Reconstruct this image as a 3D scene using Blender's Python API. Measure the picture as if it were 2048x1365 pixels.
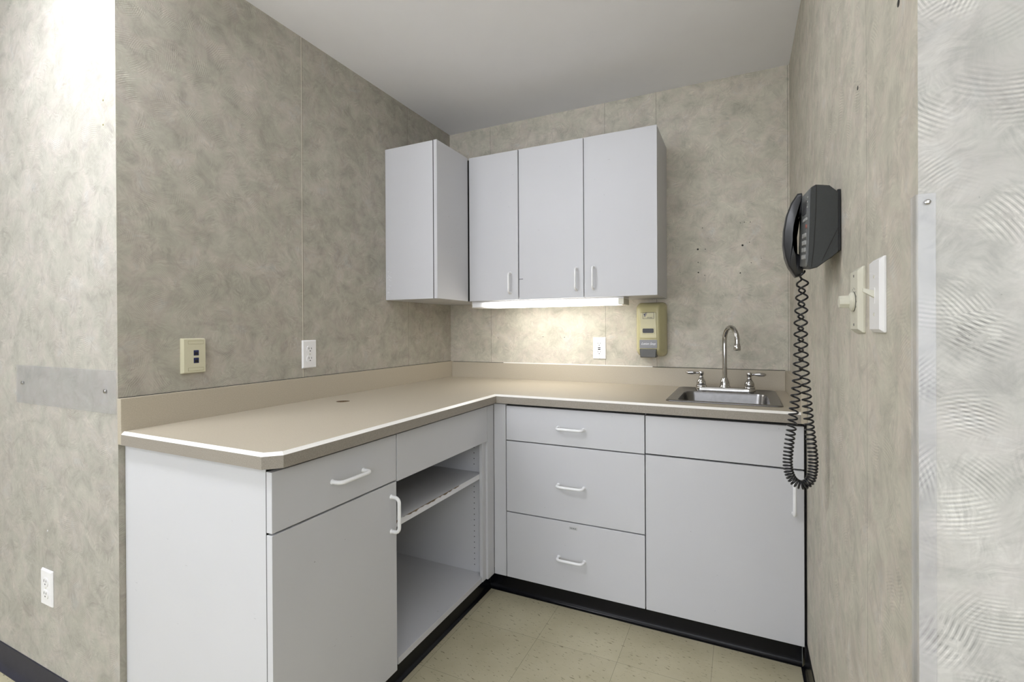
import bpy, bmesh, math, random
from mathutils import Vector, Matrix
random.seed(7)
C = bpy.context.scene.collection
for o in list(bpy.data.objects): bpy.data.objects.remove(o)

# ------------------------------------------------------------------ camera
cam = bpy.data.cameras.new('camera')
camo = bpy.data.objects.new('camera', cam); C.objects.link(camo)
yaw, pitch, roll = 0.4448, -0.0030, -0.0052
fwd = Vector((-math.sin(yaw)*math.cos(pitch), math.cos(yaw)*math.cos(pitch), math.sin(pitch)))
rgt = Vector((math.cos(yaw), math.sin(yaw), 0)); up = rgt.cross(fwd)
cx = rgt*math.cos(roll) + up*math.sin(roll); cy = -rgt*math.sin(roll) + up*math.cos(roll)
m = Matrix((cx, cy, -fwd)).transposed().to_4x4(); m.translation = Vector((1.6037, -2.5172, 1.1778))
camo.matrix_world = m
cam.sensor_width = 36; cam.lens = 967.42/2048*36
cam.shift_x = 3.35/2048; cam.shift_y = -20.6/2048
cam.clip_start = 0.02
bpy.context.scene.camera = camo
# ------------------------------------------------------------------ exposure, world
vs = bpy.context.scene.view_settings
vs.view_transform = 'Standard'; vs.look = 'None'; vs.gamma = 1; vs.use_curve_mapping = False
vs.exposure = 0.62
w = bpy.data.worlds.new('world'); bpy.context.scene.world = w; w.use_nodes = True
w.node_tree.nodes['Background'].inputs[0].default_value = (.9, .95, 1, 1)
w.node_tree.nodes['Background'].inputs[1].default_value = 0.05
# strengths of the key and tube lamps and of the added fill sources
KEY, FILL, TUBE, REAR_FILL, INNER_FILL = 18.0, 6.0, 8.5, 2.3, 3.4

# ------------------------------------------------------------------ dimensions (metres)
H = 2.3665; W = 1.804; LW = 1.755; LR = 1.752
ZC = .893; TH = .038; BV = .008; ZB = .986; T = .019; CD = .635; LC = 1.757; CH = .033
BD = .6127

# ------------------------------------------------------------------ node helpers
def newmat(name):
    mt = bpy.data.materials.new(name); mt.use_nodes = True
    nt = mt.node_tree; b = nt.nodes['Principled BSDF']
    return mt, nt, b
class N:
    def __init__(s, nt): s.nt = nt
    def node(s, t, **k):
        n = s.nt.nodes.new(t)
        for a, v in k.items(): setattr(n, a, v)
        return n
    def put(s, sock, v):
        if isinstance(v, bpy.types.NodeSocket): s.nt.links.new(v, sock)
        else: sock.default_value = v
    def m(s, op, a, b=0.0, c=None, clamp=False):
        n = s.node('ShaderNodeMath', operation=op); n.use_clamp = clamp
        s.put(n.inputs[0], a); s.put(n.inputs[1], b)
        if c is not None: s.put(n.inputs[2], c)
        return n.outputs[0]
    def vm(s, op, a, b=(0, 0, 0), scale=None):
        n = s.node('ShaderNodeVectorMath', operation=op)
        s.put(n.inputs[0], a); s.put(n.inputs[1], b)
        if scale is not None: s.put(n.inputs['Scale'], scale)
        return n.outputs['Value'] if op in ('LENGTH', 'DISTANCE', 'DOT_PRODUCT') else n.outputs[0]
    def noise(s, v, scale, detail=2, rough=.5, dist=0):
        n = s.node('ShaderNodeTexNoise'); s.put(n.inputs['Vector'], v)
        n.inputs['Scale'].default_value = scale; n.inputs['Detail'].default_value = detail
        n.inputs['Roughness'].default_value = rough; n.inputs['Distortion'].default_value = dist
        return n.outputs['Fac']
    def ramp(s, f, stops):
        n = s.node('ShaderNodeValToRGB'); s.put(n.inputs[0], f)
        el = n.color_ramp.elements
        while len(el) < len(stops): el.new(.5)
        for e, (p, c) in zip(el, stops):
            e.position = p; e.color = c if len(c) == 4 else (*c, 1)
        return n.outputs[0]
    def mix(s, f, a, b, bt='MIX'):
        n = s.node('ShaderNodeMix', data_type='RGBA', blend_type=bt)
        s.put(n.inputs[0], f)
        s.put(n.inputs[6], a if isinstance(a, bpy.types.NodeSocket) else (*a, 1))
        s.put(n.inputs[7], b if isinstance(b, bpy.types.NodeSocket) else (*b, 1))
        return n.outputs[2]
    def smooth(s, v, a, b):
        n = s.node('ShaderNodeMapRange', interpolation_type='SMOOTHSTEP')
        s.put(n.inputs[0], v); n.inputs[1].default_value = a; n.inputs[2].default_value = b
        return n.outputs[0]
def plain(name, col, rough=.5, metal=0, var=.03, scale=30, bump=0, spec=.5, coat=0):
    mt, nt, b = newmat(name); n = N(nt)
    co = n.node('ShaderNodeTexCoord').outputs['Object']
    f = n.noise(co, scale, 3)
    lo = tuple(c*(1-var) for c in col); hi = tuple(min(1, c*(1+var)) for c in col)
    n.put(b.inputs['Base Color'], n.ramp(f, [(.3, lo), (.7, hi)]))
    b.inputs['Roughness'].default_value = rough; b.inputs['Metallic'].default_value = metal
    b.inputs['Specular IOR Level'].default_value = spec
    b.inputs['Coat Weight'].default_value = coat
    if bump:
        bp = n.node('ShaderNodeBump'); bp.inputs['Strength'].default_value = bump
        bp.inputs['Distance'].default_value = .001
        n.put(bp.inputs['Height'], n.noise(co, scale*12, 3)); n.put(b.inputs['Normal'], bp.outputs[0])
    return mt

def wallpaper(name, seams=(), gray=0.0, comb=.5, gain=1.0, pale_seam=None):
    mt, nt, b = newmat(name); n = N(nt)
    uv = n.node('ShaderNodeUVMap', uv_map='metres').outputs[0]
    warp = n.node('ShaderNodeTexNoise'); n.put(warp.inputs['Vector'], uv)
    warp.inputs['Scale'].default_value = 10; warp.inputs['Detail'].default_value = 3
    d = n.vm('SCALE', n.vm('SUBTRACT', warp.outputs['Color'], (.5, .5, .5)), scale=.07)
    uvd = n.vm('ADD', uv, d)
    big = n.noise(uv, 4.5, 4, .55, .4)
    tint = n.noise(n.vm('ADD', uv, (7.3, 2.1, 0)), 11, 5, .65, .6)
    light = n.noise(n.vm('ADD', uv, (1.3, 9.1, 0)), 15, 5, .68, .8)
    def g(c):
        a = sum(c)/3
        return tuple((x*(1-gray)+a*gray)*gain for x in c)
    base = n.ramp(tint, [(.25, g((.478, .450, .372))), (.45, g((.53, .504, .418))), (.58, g((.565, .512, .435))), (.75, g((.565, .555, .50)))])
    base = n.mix(.9, base, n.ramp(light, [(.25, (.72, .72, .72)), (.5, (.98, .98, .98)), (.72, (1.14, 1.14, 1.14))]), 'MULTIPLY')
    base = n.mix(.8, base, n.ramp(big, [(.3, (.88, .88, .87)), (.7, (1.07, 1.07, 1.08))]), 'MULTIPLY')
    # sponge brush strokes, each cell with a direction of its own
    def cell(scale, off, sx, sy, ns, lo, hi):
        v = n.node('ShaderNodeTexVoronoi'); n.put(v.inputs['Vector'], n.vm('ADD', uvd, off)); v.inputs['Scale'].default_value = scale
        sep = n.node('ShaderNodeSeparateColor'); n.put(sep.inputs[0], v.outputs['Color'])
        r = n.node('ShaderNodeVectorRotate', rotation_type='Z_AXIS')
        n.put(r.inputs['Vector'], uvd); n.put(r.inputs['Angle'], n.m('MULTIPLY', sep.outputs[0], 6.28))
        st = n.vm('MULTIPLY', r.outputs[0], (sx, sy, 1))
        fine = n.noise(st, ns, 3, .6)
        edge = n.smooth(v.outputs['Distance'], hi/scale if False else hi, lo)
        return fine, edge, sep
    f1, e1, s1 = cell(22, (0, 0, 0), 1, 6, 28, .1, .75)
    k = n.m('MULTIPLY', n.m('SUBTRACT', f1, .5), e1)
    tone = n.m('ADD', 1.0, n.m('MULTIPLY', k, .8))
    f2, e2, s2 = cell(13, (3.7, 1.9, 0), 1, 5, 45, .1, .8)
    k2 = n.m('MULTIPLY', n.m('SUBTRACT', f2, .5), e2)
    tone = n.m('ADD', tone, n.m('MULTIPLY', k2, .4))
    # comb arcs
    def combs(scale, off, spacing, lo, hi):
        u2 = n.vm('ADD', n.vm('ADD', uv, off), n.vm('SCALE', d, scale=.035))
        v = n.node('ShaderNodeTexVoronoi'); n.put(v.inputs['Vector'], u2); v.inputs['Scale'].default_value = scale
        sep = n.node('ShaderNodeSeparateColor'); n.put(sep.inputs[0], v.outputs['Color'])
        rel = n.vm('SUBTRACT', u2, v.outputs['Position'])
        ang = n.m('MULTIPLY', sep.outputs[1], 6.28)
        cs = n.node('ShaderNodeCombineXYZ')
        n.put(cs.inputs[0], n.m('MULTIPLY', n.m('COSINE', ang), .17)); n.put(cs.inputs[1], n.m('MULTIPLY', n.m('SINE', ang), .17))
        dist = n.vm('LENGTH', n.vm('ADD', rel, cs.outputs[0]))
        wv = n.m('SINE', n.m('MULTIPLY', dist, 6.2832/spacing))
        wv = n.m('MULTIPLY', n.m('MULTIPLY', wv, wv), wv)
        fade = n.smooth(n.vm('LENGTH', rel), hi, lo)
        patch = n.smooth(n.noise(n.vm('ADD', uv, off), 34, 5, .65), .36, .52)
        sgn = n.m('SUBTRACT', n.m('MULTIPLY', sep.outputs[2], 2.4), 1.35)
        on = n.m('GREATER_THAN', sep.outputs[0], .15)
        msk = n.m('MULTIPLY', n.m('MULTIPLY', fade, patch), on)
        return n.m('MULTIPLY', msk, n.m('ADD', n.m('MULTIPLY', wv, .62), n.m('MULTIPLY', sgn, .22))), n.m('MULTIPLY', msk, wv)
    c1, h1 = combs(12, (0.4, 0.2, 0), .0056, .012, .043)
    c2, h2 = combs(14, (5.1, 3.3, 0), .0048, .010, .040)
    c3, h3 = combs(10, (2.1, 7.7, 0), .0062, .012, .045)
    cc = n.m('ADD', n.m('ADD', c1, c2), c3)
    tone = n.m('ADD', tone, n.m('MULTIPLY', cc, comb*.40))
    speck = n.smooth(n.noise(uv, 140, 3, .7), .70, .76)
    tone = n.m('SUBTRACT', tone, n.m('MULTIPLY', speck, .25))
    cb = n.node('ShaderNodeCombineColor')
    for i in range(3): n.put(cb.inputs[i], tone)
    col = n.mix(1.0, base, cb.outputs[0], 'MULTIPLY')
    sx = n.node('ShaderNodeSeparateXYZ'); n.put(sx.inputs[0], uv)
    for u0 in seams:
        wob = n.m('MULTIPLY', n.m('SUBTRACT', n.noise(uv, 1.5, 1), .5), .002)
        dd = n.m('ABSOLUTE', n.m('ADD', n.m('SUBTRACT', sx.outputs[0], u0), wob))
        col = n.mix(n.m('MULTIPLY', n.m('LESS_THAN', dd, .0009), .75), col, (.12, .11, .08))
    if pale_seam is not None:
        dd = n.m('ABSOLUTE', n.m('SUBTRACT', sx.outputs[0], pale_seam))
        col = n.mix(n.m('LESS_THAN', dd, .0011), col, (.72, .70, .58))
    n.put(b.inputs['Base Color'], col)
    b.inputs['Roughness'].default_value = .62; b.inputs['Specular IOR Level'].default_value = .3
    bp = n.node('ShaderNodeBump'); bp.inputs['Strength'].default_value = .35; bp.inputs['Distance'].default_value = .0008
    n.put(bp.inputs['Height'], n.m('ADD', n.m('ADD', h1, h2), n.m('MULTIPLY', n.noise(uv, 120, 3), .8)))
    n.put(b.inputs['Normal'], bp.outputs[0])
    return mt

M = {}
M['wp_left'] = wallpaper('wallpaper_left', gain=.74, seams=(-1.105, -.418), pale_seam=-1.108)  # same paper darkened, the left wall's shade put into its colour
M['wp_back'] = wallpaper('wallpaper_back', seams=(.279, .960, 1.222, 1.803-.006))
M['wp_right'] = wallpaper('wallpaper_right', seams=(-.772, -1.478, -.12), comb=.35)
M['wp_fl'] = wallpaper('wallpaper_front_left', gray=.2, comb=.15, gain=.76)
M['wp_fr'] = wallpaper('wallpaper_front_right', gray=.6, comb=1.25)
M['ceiling'] = plain('ceiling_paint', (.92, .92, .96), .9, var=.015, scale=4)
def melamine():
    mt, nt, b = newmat('white_melamine'); n = N(nt)
    co = n.node('ShaderNodeTexCoord').outputs['Object']
    c = n.ramp(n.noise(co, 2.5, 3), [(.3, (.550, .550, .565)), (.7, (.570, .570, .585))])
    nick = n.smooth(n.noise(co, 75, 2, .5), .795, .82)
    c = n.mix(n.m('MULTIPLY', nick, .7), c, (.16, .15, .14))
    scr = n.smooth(n.noise(n.vm('MULTIPLY', co, (1, 1, 4)), 38, 1, .4), .80, .83)
    c = n.mix(n.m('MULTIPLY', scr, .35), c, (.30, .30, .30))
    n.put(b.inputs['Base Color'], c); b.inputs['Roughness'].default_value = .42
    b.inputs['Specular IOR Level'].default_value = .4
    return mt
M['cab'] = melamine()
M['cab_edge'] = plain('white_edge_band', (.70, .70, .72), .4, var=.01)
M['handle'] = plain('white_handle_paint', (.84, .84, .84), .3, var=.01)
M['dark'] = plain('dark_hole', (.012, .011, .009), .8)
M['olive'] = plain('olive_hole', (.19, .165, .05), .8)
M['black'] = plain('black_vinyl', (.0035, .0035, .005), .25, var=.2, bump=.3, scale=20, spec=.25)
M['navy'] = plain('dark_navy_vinyl', (.018, .018, .032), .55, var=.15)
M['laminate'] = plain('beige_laminate', (.43, .38, .295), .42, var=.05, scale=260, bump=.12)
M['laminate_front'] = plain('beige_speckled_laminate', (.28, .25, .21), .45, var=.16, scale=420, bump=.2)
M['bevel'] = plain('pale_bevel_laminate', (.86, .84, .79), .3, var=.02, scale=200)
M['particle'] = plain('brown_particle_board', (.16, .11, .06), .9, var=.35, scale=300)
M['steel'] = plain('brushed_steel', (.23, .225, .225), .27, 1, var=.08, scale=60)
M['chrome'] = plain('chrome', (.50, .49, .48), .07, 1, var=.01)
M['white_plastic'] = plain('white_plastic', (.80, .79, .79), .3, var=.01)
M['ivory'] = plain('ivory_plastic', (.56, .53, .38), .35, var=.02)
M['cream'] = plain('cream_plastic', (.62, .60, .50), .35, var=.02)
M['disp'] = plain('olive_cream_plastic', (.47, .43, .245), .22, var=.02)
M['dgrey'] = plain('dark_grey_plastic', (.075, .075, .07), .35, var=.05)
M['lgrey'] = plain('grey_label', (.20, .20, .21), .3, var=.02)
M['phone'] = plain('charcoal_plastic', (.022, .024, .023), .5, var=.08, scale=200, bump=.3)
M['phone_dark'] = plain('black_plastic', (.008, .008, .010), .32, var=.05)
M['phone_face'] = plain('grey_plastic', (.10, .105, .105), .4, var=.05)
M['key'] = plain('grey_key', (.30, .30, .29), .35, var=.03)
M['redkey'] = plain('red_key', (.25, .08, .06), .35)
M['blue'] = plain('navy_jack', (.012, .016, .075), .4, var=.3, scale=200)
M['ink'] = plain('black_ink', (.01, .01, .02), .5)
M['whiteink'] = plain('white_ink', (.85, .85, .87), .5)
M['tape'] = plain('grey_label_tape', (.45, .45, .45), .5)
def clear_plastic():
    mt, nt, b = newmat('clear_plastic'); n = N(nt)
    tr = n.node('ShaderNodeBsdfTransparent'); tr.inputs[0].default_value = (.985, .985, .99, 1)
    gl = n.node('ShaderNodeBsdfGlossy'); gl.inputs['Roughness'].default_value = .3
    df = n.node('ShaderNodeBsdfDiffuse'); df.inputs[0].default_value = (.75, .76, .82, 1)
    m1 = n.node('ShaderNodeMixShader'); m1.inputs[0].default_value = .06
    nt.links.new(tr.outputs[0], m1.inputs[1]); nt.links.new(df.outputs[0], m1.inputs[2])
    lw = n.node('ShaderNodeLayerWeight'); lw.inputs[0].default_value = .5
    fr = n.node('ShaderNodeMath', operation='MULTIPLY_ADD'); nt.links.new(n.m('POWER', lw.outputs['Facing'], 4.0), fr.inputs[0]); fr.inputs[1].default_value = .5; fr.inputs[2].default_value = .04
    m2 = n.node('ShaderNodeMixShader'); nt.links.new(fr.outputs[0], m2.inputs[0])
    nt.links.new(m1.outputs[0], m2.inputs[1]); nt.links.new(gl.outputs[0], m2.inputs[2])
    nt.links.new(m2.outputs[0], nt.nodes['Material Output'].inputs[0])
    return mt
M['clear'] = clear_plastic()
def emit(name, col, s, fade=None):
    mt, nt, b = newmat(name); n = N(nt)
    b.inputs['Base Color'].default_value = (.8, .8, .8, 1)
    b.inputs['Emission Color'].default_value = (*col, 1)
    if fade:
        co = n.node('ShaderNodeTexCoord').outputs['Object']
        sx = n.node('ShaderNodeSeparateXYZ'); n.put(sx.inputs[0], co)
        f = n.smooth(sx.outputs[0], *fade)
        f2 = n.smooth(sx.outputs[0], .80, .40)
        n.put(b.inputs['Emission Strength'], n.m('MULTIPLY', n.m('MULTIPLY', f, n.m('ADD', n.m('MULTIPLY', f2, .62), .38)), s))
    else: b.inputs['Emission Strength'].default_value = s
    return mt
M['troffer'] = emit('lit_diffuser', (.92, .945, 1.0), KEY)
M['fill_far'] = emit('fill_diffuser_far', (.90, .935, 1.0), FILL)
M['fill_inner'] = emit('fill_diffuser_inner', (.92, .945, 1.0), INNER_FILL)
M['fill_glow'] = emit('fill_glow_pane', (.87, .92, 1.0), REAR_FILL)
M['tube'] = emit('lit_undercabinet_lens', (1.0, .97, .92), TUBE, fade=(.04, .26))
def vct():
    mt, nt, b = newmat('vinyl_tile'); n = N(nt)
    co = n.node('ShaderNodeTexCoord').outputs['Object']
    sx = n.node('ShaderNodeSeparateXYZ'); n.put(sx.inputs[0], co)
    P = .3048
    tx = n.m('DIVIDE', n.m('SUBTRACT', sx.outputs[0], .595), P); ty = n.m('DIVIDE', n.m('SUBTRACT', sx.outputs[1], -.82), P)
    cell = n.node('ShaderNodeCombineXYZ'); n.put(cell.inputs[0], n.m('FLOOR', tx)); n.put(cell.inputs[1], n.m('FLOOR', ty))
    wn = n.node('ShaderNodeTexWhiteNoise', noise_dimensions='3D'); n.put(wn.inputs['Vector'], cell.outputs[0])
    fx = n.m('ABSOLUTE', n.m('SUBTRACT', n.m('FRACT', tx), .5)); fy = n.m('ABSOLUTE', n.m('SUBTRACT', n.m('FRACT', ty), .5))
    gap = n.m('GREATER_THAN', n.m('MAXIMUM', fx, fy), .5-.0016)
    base = n.ramp(wn.outputs['Value'], [(0, (.50, .455, .315)), (1, (.55, .505, .35))])
    base = n.mix(1, base, n.ramp(n.noise(co, 5, 4, .6), [(.3, (.88, .87, .84)), (.7, (1.06, 1.06, 1.07))]), 'MULTIPLY')
    rot = n.node('ShaderNodeVectorRotate', rotation_type='Z_AXIS'); n.put(rot.inputs['Vector'], co); rot.inputs['Angle'].default_value = .2
    st = n.noise(n.vm('MULTIPLY', rot.outputs[0], (1, 3.2, 1)), 45, 3, .6)
    base = n.mix(n.smooth(st, .60, .70), base, (.19, .165, .10))
    st2 = n.noise(n.vm('MULTIPLY', n.vm('ADD', rot.outputs[0], (4, 4, 0)), (1, 3.0, 1)), 60, 3, .6)
    base = n.mix(n.smooth(st2, .60, .70), base, (.50, .46, .34))
    stain = n.smooth(n.noise(co, 9, 3, .6), .66, .78)
    base = n.mix(n.m('MULTIPLY', stain, .35), base, (.20, .15, .06))
    col = n.mix(n.m('MULTIPLY', gap, .8), base, (.07, .06, .04))
    n.put(b.inputs['Base Color'], col); b.inputs['Roughness'].default_value = .45
    b.inputs['Specular IOR Level'].default_value = .35
    return mt
M['floor'] = vct()

# ------------------------------------------------------------------ mesh helpers
def box(bm, a, b):
    x0, x1 = sorted((a[0], b[0])); y0, y1 = sorted((a[1], b[1])); z0, z1 = sorted((a[2], b[2]))
    v = [bm.verts.new(p) for p in ((x0,y0,z0),(x1,y0,z0),(x1,y1,z0),(x0,y1,z0),(x0,y0,z1),(x1,y0,z1),(x1,y1,z1),(x0,y1,z1))]
    for f in ((0,3,2,1),(4,5,6,7),(0,1,5,4),(1,2,6,5),(2,3,7,6),(3,0,4,7)): bm.faces.new([v[i] for i in f])
def loft(bm, loops, cap=(True, True), closed=True):
    rings = [[bm.verts.new(p) for p in L] for L in loops]
    n = len(rings[0])
    for a, b in zip(rings, rings[1:]):
        for i in range(n if closed else n-1):
            bm.faces.new((a[i], a[(i+1) % n], b[(i+1) % n], b[i]))
    if cap[0]: bm.faces.new(rings[0][::-1])
    if cap[1]: bm.faces.new(rings[-1])
    return rings
def frame_at(t, ref):
    t = t.normalized()
    a = ref - t*ref.dot(t)
    if a.length < 1e-6: a = Vector((1, 0, 0)) - t*t.x
    a.normalize(); return a, t.cross(a)
def tube(bm, pts, r, seg=12, cap=True):
    pts = [Vector(p) for p in pts]; loops = []; n = len(pts)
    t0 = (pts[1]-pts[0]).normalized()
    ref = Vector((0, 0, 1)) if abs(t0.z) < .9 else Vector((1, 0, 0))
    for i, p in enumerate(pts):
        t = (pts[min(i+1, n-1)] - pts[max(i-1, 0)])
        a, b = frame_at(t, ref); ref = a
        rr = r[i] if isinstance(r, (list, tuple)) else r
        loops.append([p + a*math.cos(2*math.pi*k/seg)*rr + b*math.sin(2*math.pi*k/seg)*rr for k in range(seg)])
    loft(bm, loops, (cap, cap))
def lathe(bm, base, axis, prof, seg=32):
    base = Vector(base); ax = Vector(axis).normalized(); a, b = frame_at(ax, Vector((0, 0, 1)) if abs(ax.z) < .9 else Vector((1, 0, 0)))
    loops = [[base + ax*h + (a*math.cos(2*math.pi*k/seg) + b*math.sin(2*math.pi*k/seg))*max(r, 1e-4) for k in range(seg)] for r, h in prof]
    loft(bm, loops)
def rrect(x0, x1, y0, y1, r, seg=6):
    out = []
    for cx_, cy_, a0 in ((x1-r, y1-r, 0), (x0+r, y1-r, 90), (x0+r, y0+r, 180), (x1-r, y0+r, 270)):
        for k in range(seg+1):
            a = math.radians(a0+90*k/seg); out.append((cx_+r*math.cos(a), cy_+r*math.sin(a)))
    return out
def prism(bm, pts2, mapf, a, b):
    loft(bm, [[mapf(u, v, a) for u, v in pts2], [mapf(u, v, b) for u, v in pts2]])
XZ = lambda u, v, w: (u, w, v)      # polygon in x,z swept along y
YZ = lambda u, v, w: (w, u, v)      # polygon in y,z swept along x
XY = lambda u, v, w: (u, v, w)

def root(name, loc, label, cat, group=None):
    o = bpy.data.objects.new(name, None); C.objects.link(o); o.location = loc
    o.empty_display_size = .05
    o['label'] = label; o['category'] = cat
    if group: o['group'] = group
    return o
def worldloc(o):
    v = Vector((0, 0, 0))
    while o: v += o.location; o = o.parent
    return v
def obj(name, bm, mat, parent=None, bevel=0, seg=2, smooth=False, label=None, origin=None):
    bmesh.ops.recalc_face_normals(bm, faces=bm.faces)
    off = worldloc(parent) if parent else Vector(origin or (0, 0, 0))
    bmesh.ops.translate(bm, verts=bm.verts, vec=-off)
    me = bpy.data.meshes.new(name); bm.to_mesh(me); bm.free()
    o = bpy.data.objects.new(name, me); C.objects.link(o)
    me.materials.append(M[mat])
    if parent: o.parent = parent
    else: o.location = off
    if smooth or bevel:
        for p in me.polygons: p.use_smooth = True
        if not bevel:
            me.set_sharp_from_angle(angle=math.radians(40))
    if bevel:
        b = o.modifiers.new('bevel', 'BEVEL'); b.width = bevel; b.segments = seg; b.limit_method = 'ANGLE'
        b.angle_limit = math.radians(35); b.harden_normals = True
    if label: o['label'] = label
    return o
def bx(name, a, b, mat, parent=None, bevel=.001, label=None, origin=None):
    bm = bmesh.new(); box(bm, a, b); return obj(name, bm, mat, parent, bevel, label=label, origin=origin)
def text(name, s, size, loc, rot, mat, parent, shear=0, extrude=.0002, xs=1):
    cu = bpy.data.curves.new(name, 'FONT'); cu.body = s; cu.size = size; cu.extrude = extrude; cu.shear = shear
    cu.align_x = 'CENTER'; cu.align_y = 'CENTER'
    t = bpy.data.objects.new(name, cu); C.objects.link(t)
    bpy.context.view_layer.update()
    me = bpy.data.meshes.new_from_object(t.evaluated_get(bpy.context.evaluated_depsgraph_get()))
    bpy.data.objects.remove(t)
    me.transform(Matrix.Diagonal((xs, 1, 1, 1)))
    me.transform(Matrix(rot).to_4x4())
    me.transform(Matrix.Translation(Vector(loc)-worldloc(parent)))
    o = bpy.data.objects.new(name, me); C.objects.link(o); me.materials.clear(); me.materials.append(M[mat]); o.parent = parent
    return o
RB = ((1, 0, 0), (0, 0, -1), (0, 1, 0))          # text facing -y, reading along +x
def cut(o, cutters):
    """subtract closed meshes from o, once and for all"""
    for bmc in cutters:
        bmesh.ops.recalc_face_normals(bmc, faces=bmc.faces)
        bmesh.ops.translate(bmc, verts=bmc.verts, vec=-worldloc(o))
        me = bpy.data.meshes.new('c'); bmc.to_mesh(me); bmc.free()
        c = bpy.data.objects.new('c', me); C.objects.link(c)
        c.location = worldloc(o)
        md = o.modifiers.new('b', 'BOOLEAN'); md.object = c; md.operation = 'DIFFERENCE'; md.solver = 'EXACT'
        bpy.context.view_layer.update()
        new = bpy.data.meshes.new_from_object(o.evaluated_get(bpy.context.evaluated_depsgraph_get()))
        o.modifiers.remove(md); o.data = new; bpy.data.objects.remove(c)

# ------------------------------------------------------------------ the setting
def metres_uv(o):
    me = o.data; uv = me.uv_layers.new(name='metres')
    for p in me.polygons:
        nx, ny, nz = map(abs, p.normal)
        for li in p.loop_indices:
            c = me.vertices[me.loops[li].vertex_index].co + worldloc(o)
            if nx >= ny and nx >= nz: u = (c.y, c.z)
            elif ny >= nz: u = (c.x, c.z)
            else: u = (c.x, c.y)
            uv.data[li].uv = u
def wall(name, a, b, mat):
    o = bx(name, a, b, mat, bevel=0); o['kind'] = 'structure'; metres_uv(o); return o
FX0, FX1, FY = -2.4, 4.0, -5.4
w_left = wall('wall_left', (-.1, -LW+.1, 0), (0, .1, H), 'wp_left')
w_back = wall('wall_back', (0, 0, 0), (W, .1, H), 'wp_back')
w_right = wall('wall_right', (W, -LR+.1, 0), (W+.1, .1, H), 'wp_right')
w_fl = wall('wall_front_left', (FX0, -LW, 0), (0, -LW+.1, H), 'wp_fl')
w_fr = wall('wall_front_right', (W, -LR, 0), (FX1, -LR+.1, H), 'wp_fr')
# the end faces of the two front walls carry the paper of the side walls
w_fl.data.materials.append(M['wp_left']); w_fr.data.materials.append(M['wp_right'])
for o in (w_fl, w_fr):
    for p in o.data.polygons:
        if abs(p.normal.x) > .5: p.material_index = 1
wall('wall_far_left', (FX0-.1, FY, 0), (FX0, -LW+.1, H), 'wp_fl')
wall('wall_far_right', (FX1, FY, 0), (FX1+.1, -LR+.1, H), 'wp_fl')
# glowing frosted pane added to the unseen rear wall as frontal fill
def fill_window(name, x0, x1, z0, z1, y):
    fr = root(name, ((x0+x1)/2, y, z0), 'wide glowing pane added behind the viewer as fill, out of view', 'fill_window'); fr['kind'] = 'structure'
    bm = bmesh.new(); e_ = .05
    for a, b_ in (((x0, z0), (x1, z0+e_)), ((x0, z1-e_), (x1, z1)), ((x0, z0+e_), (x0+e_, z1-e_)), ((x1-e_, z0+e_), (x1, z1-e_)), (((x0+x1)/2-.03, z0+e_), ((x0+x1)/2+.03, z1-e_))):
        box(bm, (a[0], y, a[1]), (b_[0], y+.04, b_[1]))
    obj('window_frame', bm, 'handle', fr, .002)
    bx('pane', (x0+e_, y+.004, z0+e_), (x1-e_, y+.012, z1-e_), 'fill_glow', fr, 0)
wall('wall_rear', (FX0-.1, FY-.1, 0), (FX1+.1, FY, H), 'wp_fl')
o = bx('ceiling', (FX0-.1, FY-.1, H), (FX1+.1, .1, H+.08), 'ceiling', bevel=0); o['kind'] = 'structure'
o = bx('floor', (FX0-.1, FY-.1, -.08), (FX1+.1, .1, 0), 'floor', bevel=0); o['kind'] = 'structure'

def marks(name, parent, plane, pts, mat='dark'):
    """old nail and screw holes: shallow dark pits in a wall"""
    for i, (u, z, r) in enumerate(pts):
        bm = bmesh.new()
        if plane == 'y': lathe(bm, (u, parent[1]+.001, z), (0, -1, 0), [(r, 0), (r, .0014), (r*.6, .0016)], 10)
        if plane == 'x': lathe(bm, (parent[1]-.001*parent[2], u, z), (parent[2], 0, 0), [(r, 0), (r, .0014), (r*.6, .0016)], 10)
        obj(name, bm, mat, parent[0], smooth=True)
marks('nail_hole', (w_back, 0), 'y', [(.324, 1.128, .0018), (.446, 1.129, .0018), (.606, 1.135, .0022), (.732, 1.132, .0024),
      (1.416, 1.562, .0045), (1.418, 1.449, .0034), (1.417, 1.498, .0022), (1.612, 1.566, .0046), (1.602, 1.437, .003), (1.450, 1.560, .0022),
      (1.437, 1.664, .002), (1.641, 1.578, .002), (1.603, 1.672, .0018), (1.62, 1.674, .002), (1.645, 1.672, .002), (1.447, 1.434, .002), (1.648, 1.482, .002), (1.69, 1.50, .0016)])
marks('nail_hole', (w_right, W, -1), 'x', [(-1.411, 1.629, .0042), (-1.672, 1.631, .0055)])
marks('nail_hole', (w_fl, -LW), 'y', [(-.065, 1.849, .003), (-.066, 1.778, .003)], 'olive')
marks('nail_hole', (w_fl, -LW), 'y', [(-.415, .536, .003)], 'cab')

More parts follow.
